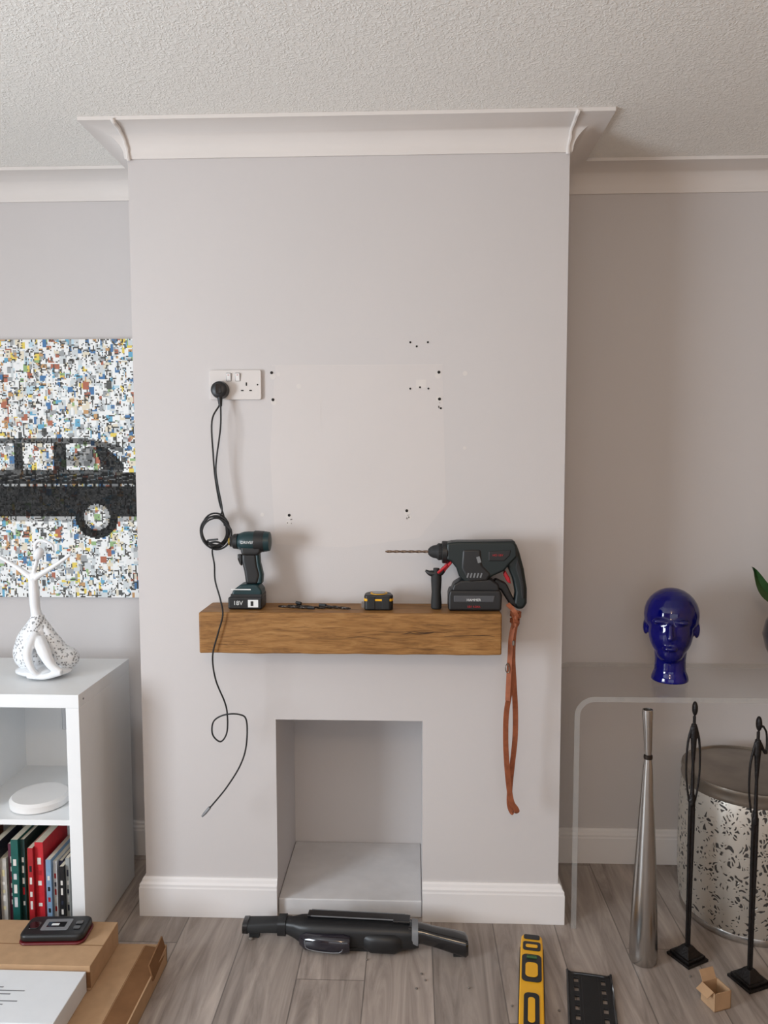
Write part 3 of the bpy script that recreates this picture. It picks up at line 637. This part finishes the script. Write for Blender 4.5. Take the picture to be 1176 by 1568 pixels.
add(vc,'handle_collar',P_loft(sh_([((.0,-.104,.053),.034,.031),((.018,-.106,.052),.033,.030)]),20,3.2),GREY,smooth=True)
add(vc,'top_rail',[P_box((-.16,-.080+dy,.083),(.30,.030,.008),rz=-.05),P_box((-.03,-.092+dy,.084),(.05,.036,.008),rz=-.05)],BLACKG,bevel=.002)
add(vc,'rail_trim',[P_box((-.16,-.096+dy,.0865),(.28,.003,.002),rz=-.05),P_box((-.16,-.065+dy,.0865),(.28,.003,.002),rz=-.05)],GREY)
add(vc,'dust_cup',P_loft(sh_([((-.33,-.098,.030),.026,.018),((-.31,-.108,.031),.036,.026),((-.20,-.116,.031),.040,.028),((-.18,-.117,.031),.034,.024)]),20,3),POT,smooth=True)
add(vc,'motor_bulge',P_loft(sh_([((-.14,-.104,.034),.030,.026),((-.12,-.112,.034),.036,.030),((-.05,-.116,.034),.036,.030),((-.03,-.112,.034),.028,.024)]),20,3),BLACK,smooth=True)
add(vc,'cup_outline',[P_tube([(-.31,-.143+dy,.046),(-.30,-.145+dy,.020),(-.21,-.155+dy,.018),(-.20,-.153+dy,.046)],.0012,6,4)],GREY,smooth=True)
add(vc,'feet',[B(-.30,-.05,-.12+dy,-.07+dy,.0003,.010),B(.12,.15,-.135+dy,-.115+dy,.0003,.006),B(-.49,-.46,-.068+dy,-.05+dy,.0003,.022)],RUB)
add(None,'wall_plug_debris',[P_ell((-.47+random.uniform(-.02,.03),-.09-random.uniform(0,.04),.004),(.008,.005,.004),8,6)]+[P_ell((-.1+random.uniform(-.2,1.1),-.2-random.uniform(0,.2),.0025),(.004,.003,.0025),8,6) for _ in range(10)],PLUG,smooth=True)

# ---------------------------------------------------------------- yellow level, black bracket, little box
ll=empty('yellow_spirit_level',(.33,-.28,0))
def q(p): return RZ(p,-.155,(.356,-.11,0))
ol=[(.324,-.56),(.324,-.165),(.326,-.125),(.334,-.112),(.378,-.112),(.386,-.125),(.388,-.165),(.388,-.56)]
add(ll,'body',q(P_extr(ol,.0005,.030,'z')),YEL,bevel=.004,segs=3)
add(ll,'black_sides',q(P_extr([(.3215,-.56),(.3215,-.15),(.3905,-.15),(.3905,-.56)],.002,.012,'z')),BLACK,bevel=.001)
cx=.356
add(ll,'black_insets',[q(P_extr(rrect(.046,.022,.006,cx,-.128),.0302,.032,'z')),q(P_extr(rrect(.050,.040,.008,cx,-.170),.0302,.032,'z')),q(P_extr(rrect(.054,.115,.014,cx,-.265),.0302,.032,'z')),q(P_extr(rrect(.040,.13,.014,cx,-.43),.0302,.032,'z'))],BLACK,bevel=.001)
add(ll,'yellow_buttons',[q(P_extr(rrect(.034,.014,.005,cx,-.172),.032,.034,'z')),q(P_extr(rrect(.034,.060,.012,cx,-.275),.032,.034,'z')),q(P_extr(rrect(.018,.09,.008,cx,-.43),.032,.034,'z'))],YEL,bevel=.001)
add(ll,'vial',q(P_tube([(cx-.014,-.222,.033),(cx+.014,-.222,.033)],.005,10,2)),LEAF,smooth=True)
br=empty('black_wall_bracket_plate',(.49,-.36,0))
def q2(p): return RZ(p,-.17,(.49,-.255,0))
bp=[]
x0,x1,y0,y1=.434,.550,-.50,-.252
for xx in(x0+.008,x0+.036,x1-.036,x1-.008): bp.append(q2(B(xx-.008,xx+.008,y0,y1,.001,.007)))
for k in range(7): yy=y1-.008-k*.036; bp.append(q2(B(x0,x1,yy-.009,yy+.009,.0015,.0065)))
bp.append(q2(B(x0+.036,x1-.036,y0,y1-.01,.001,.008)))
add(br,'slotted_plate',bp,BLACK,bevel=.001)
add(br,'rounded_lip',[q2(P_tube([(x0,y0,.006),(x0,y1-.01,.006),(x0+.01,y1,.006),(x1-.01,y1,.006),(x1,y1-.01,.006),(x1,y0,.006)],.004,8,3))],BLACKG,smooth=True)
sb=empty('small_cardboard_box',(.80,-.36,0)); cx,cy=.803,-.345
def w_(p): return RZ(p,.35,(cx,cy,0))
t=.002;s=.026;h=.05
add(sb,'sides',[w_(B(cx-s,cx+s,cy-s,cy-s+t,.0005,h)),w_(B(cx-s,cx+s,cy+s-t,cy+s,.0005,h)),w_(B(cx-s,cx-s+t,cy-s,cy+s,.0005,h)),w_(B(cx+s-t,cx+s,cy-s,cy+s,.0005,h)),w_(B(cx-s,cx+s,cy-s,cy+s,.0005,.003))],CARD)
add(sb,'flaps',[w_(P_box((cx,cy+s+.006,h+.012),(.044,.0015,.028),rx=-.5)),w_(P_box((cx-s-.010,cy,h-.004),(.0015,.042,.024),ry=1.0))],CARD)

# ---------------------------------------------------------------- acrylic console table
tb=empty('acrylic_console_table',(1.0,.16,0))
def waterfall(x0,x1,z1,r,t,n=10):
    o=[(x0,.0005),(x0,z1-r)]+[(x0+r-r*math.cos(a),z1-r+r*math.sin(a)) for a in [math.pi/2*k/n for k in range(1,n+1)]]
    o+=[(x1-r+r*math.sin(a),z1-r+r*math.cos(a)) for a in [math.pi/2*k/n for k in range(0,n+1)]]+[(x1,.0005),(x1-t,.0005)]
    ri=r-t
    o+=[(x1-t,z1-r)]+[(x1-r+ri*math.cos(a),z1-r+ri*math.sin(a)) for a in [math.pi/2*k/n for k in range(1,n+1)]]
    o+=[(x0+r-ri*math.sin(a),z1-r+ri*math.cos(a)) for a in [math.pi/2*k/n for k in range(0,n+1)]]+[(x0+t,.0005)]
    return o
o=waterfall(.487,1.55,.727,.06,.016)
tp=add(tb,'slab',P_extr(o,-.035,.345),[ACR,ACRE],smooth=False)
for p in tp.data.polygons:
    if abs(p.normal.y)>.9: p.material_index=1

# blue head
hd=empty('blue_glass_head',(.825,.14,.7275)); hx,hy,hz=.825,.14,.7275
pr=[P_ell((hx,hy+.012,hz+.212),(.085,.092,.086)),P_ell((hx,hy-.022,hz+.165),(.068,.070,.088)),P_ell((hx,hy-.042,hz+.108),(.044,.044,.040)),
    P_tube([(hx,hy-.088,hz+.20),(hx,hy-.100,hz+.165),(hx,hy-.103,hz+.152)],[.007,.010,.011],10),
    P_ell((hx,hy-.086,hz+.122),(.022,.012,.008)),P_ell((hx-.076,hy+.004,hz+.170),(.010,.018,.028)),P_ell((hx+.076,hy+.004,hz+.170),(.010,.018,.028)),
    P_ell((hx-.030,hy-.076,hz+.205),(.026,.013,.008)),P_ell((hx+.030,hy-.076,hz+.205),(.026,.013,.008)),
    P_lathe([(.055,.0005),(.058,.004),(.055,.018),(.048,.035),(.047,.07),(.052,.12)],(hx,hy,hz),32)]
pr=[RZ(p,-.35,(hx,hy,0)) for p in pr]
add(hd,'glass_head',pr,BLUE,voxel=.0035,sm=8)

# plant + pot on table
pt=empty('potted_plant',(1.22,.15,.7275))
add(pt,'pot',P_lathe([(.045,.0005),(.05,.004),(.06,.03),(.095,.10),(.105,.145),(.095,.19),(.06,.235),(.055,.26),(.05,.26),(.055,.235),(.02,.22)],(1.230,.15,.7275),36),POT,smooth=True)
lv=[]
def leaf(p0,p1,p2,w):
    C=cat([p0,p1,p2],8); n=len(C); V=[];F=[]
    for i,c in enumerate(C):
        t=i/(n-1); ww=w*math.sin(math.pi*min(1,.12+.88*t))**.8*(1 if t<.95 else .3); T=(C[min(i+1,n-1)]-C[max(i-1,0)]).normalized(); W=T.cross(Vector((0,1,0))).normalized()
        V+= [c-W*ww+Vector((0,-.006,0)),c+Vector((0,.004,0)),c+W*ww+Vector((0,-.006,0)),c+Vector((0,.006,0))]
    for i in range(n-1):
        for k in range(4): a=i*4+k;b=i*4+(k+1)%4;F.append((a,b,b+4,a+4))
    F+=[(0,1,2,3),tuple(range((n-1)*4,n*4))]; return V,F
lv=[leaf((1.225,.15,.97),(1.12,.13,1.012),(1.060,.11,1.10),.022),leaf((1.22,.15,.97),(1.22,.14,1.12),(1.19,.13,1.24),.022),leaf((1.225,.15,.97),(1.30,.14,1.08),(1.36,.12,1.16),.022),leaf((1.22,.16,.97),(1.26,.17,1.10),(1.27,.18,1.28),.020)]
add(pt,'leaves',lv,LEAF,smooth=True)

# ---------------------------------------------------------------- drum stool
dr=empty('pierced_metal_drum_stool',(1.06,.085,0)); dc=(1.062,.085,0)
add(dr,'pierced_body',P_lathe([(.190,.012),(.200,.05),(.205,.12),(.206,.23),(.205,.34),(.200,.40),(.194,.425)],dc,72),PIERCE,smooth=True)
add(dr,'base_ring',P_lathe([(.184,.0005),(.194,.002),(.196,.012),(.192,.022),(.184,.022)],dc,72),SILV,smooth=True)
add(dr,'top_band',P_lathe([(.190,.418),(.199,.420),(.201,.432),(.198,.446),(.201,.452),(.199,.462),(.190,.463),(.185,.458),(.001,.457)],dc,72),mat('aged_silver_top',(150,142,132),.3,metal=.9,var=.2,vscale=9),smooth=True)

# cone bottle vase
cn=empty('silver_cone_vase',(.667,-.175,0))
add(cn,'body',P_lathe([(.036,.0005),(.0385,.004),(.0395,.03),(.037,.12),(.030,.28),(.021,.44),(.0125,.575),(.0095,.598)],(.664,-.175,0),40),SILV,smooth=True)
add(cn,'ring',P_lathe([(.009,.594),(.012,.596),(.0125,.601),(.012,.606),(.009,.608)],(.664,-.175,0),32),DSTEEL,smooth=True)
M=Matrix.Translation((.664,-.175,.604))@Matrix.Rotation(-.035,4,'Y')
add(cn,'neck',[X(P_lathe([(.0085,0),(.0105,.02),(.0135,.10),(.015,.122),(.0145,.133),(.012,.134),(.010,.10),(.006,.03)],(0,0,0),32),M)],SILV,smooth=True)

# thin bronze figures
def figure(x,y,h,rz,arms):
    f=empty('thin_bronze_figure',(x,y,0))
    sq=lambda s,z0,z1,s2=None: (lambda s2:( [Vector((x+a*q_,y+b*q_,z)) for q_,z in((s,z0),(s2,z1)) for a,b in((-1,-1),(1,-1),(1,1),(-1,1))],[(3,2,1,0),(4,5,6,7),(0,1,5,4),(1,2,6,5),(2,3,7,6),(3,0,4,7)]))(s2 or s)
    add(f,'stepped_base',[RZ(p,rz,(x,y,0)) for p in(sq(.040,.0005,.008),sq(.034,.008,.016),sq(.028,.016,.040,.010))],BRONZE,bevel=.001)
    u=lambda dx,dy,z: (x+dx,y+dy,z*h)
    pr=[P_tube([u(-.0035,0,.04),u(-.004,.0,.3),u(-.005,0,.5),u(-.003,0,.62)],[.004,.0045,.005,.007],8),
        P_tube([u(.0035,0,.04),u(.004,.0,.3),u(.005,0,.5),u(.003,0,.62)],[.004,.0045,.005,.007],8),
        P_tube([u(0,0,.60),u(0,0,.66),u(0,0,.76),u(0,0,.86),u(0,0,.91)],[.009,.0055,.0045,.009,.008],10),
        P_tube([u(0,0,.90),u(0,0,.94)],.0045,8,2),P_ell(u(0,-.002,.97),(.008,.010,.021),14,10)]
    if arms==0:
        pr+=[P_tube([u(-.006,0,.90),u(-.016,0,.84),u(-.019,0,.74),u(-.014,0,.66),u(-.006,0,.60)],[.004,.0035,.003,.003,.003],8),P_tube([u(.006,0,.90),u(.016,0,.84),u(.019,0,.74),u(.014,0,.66),u(.006,0,.60)],[.004,.0035,.003,.003,.003],8)]
    else:
        pr+=[P_tube([u(-.006,0,.90),u(-.018,0,.82),u(-.019,0,.72),u(-.012,0,.64)],[.004,.0035,.003,.003],8),P_tube([u(.006,0,.90),u(.022,0,.86),u(.022,0,.93),u(.008,-.01,.965)],[.004,.0035,.003,.003],8)]
    add(f,'figure',pr,BRONZE,voxel=.0016,sm=2)
figure(.795,-.16,.760,.5,0); figure(.930,-.255,.752,.4,1)

# ---------------------------------------------------------------- lighting
def area(name,loc,rot,sx,sy,p,c):
    l=bpy.data.lights.new(name,'AREA'); l.shape='RECTANGLE'; l.size=sx; l.size_y=sy; l.energy=p; l.color=c
    o=bpy.data.objects.new(name,l); o.location=loc; o.rotation_euler=rot; scn.collection.objects.link(o); return o
area('daylight_window_1',(RL+.02,(WY0+WY1)/2,(WZ0+WZ1)/2),(0,-math.pi/2,0),WZ1-WZ0-.1,WY1-WY0-.1,94,(.84,.92,1.0))
area('rear_fill_light',(-.1,RB+.02,1.25),(math.pi/2,0,0),2.9,1.8,11,(1,.93,.85))  # added weak warm fill from behind the camera
l=bpy.data.lights.new('ceiling_bulb','POINT'); l.energy=23; l.color=(1,.72,.48); l.shadow_soft_size=.12
o=bpy.data.objects.new('ceiling_bulb',l); o.location=(-.1,-2.7,2.1); scn.collection.objects.link(o)
w=bpy.data.worlds.new('World'); scn.world=w; w.use_nodes=True
bg=w.node_tree.nodes['Background']; bg.inputs[0].default_value=(.75,.85,1,1); bg.inputs[1].default_value=.8

# ---------------------------------------------------------------- camera
pi_,ya,ro=0.07556,0.03739,-0.00158
fw=Vector((-math.sin(ya)*math.cos(pi_),math.cos(ya)*math.cos(pi_),-math.sin(pi_))); r0=Vector((math.cos(ya),math.sin(ya),0)); u0=r0.cross(fw)
r1=math.cos(ro)*r0+math.sin(ro)*u0; u1=-math.sin(ro)*r0+math.cos(ro)*u0
cam=bpy.data.cameras.new('camera'); cam.sensor_fit='HORIZONTAL'; cam.sensor_width=36; cam.lens=36*1167.12/1176; cam.clip_start=.05
co=bpy.data.objects.new('camera',cam); co.matrix_world=Matrix(((r1.x,u1.x,-fw.x,0),(r1.y,u1.y,-fw.y,-2.2892),(r1.z,u1.z,-fw.z,1.45152),(0,0,0,1)))
scn.collection.objects.link(co); scn.camera=co
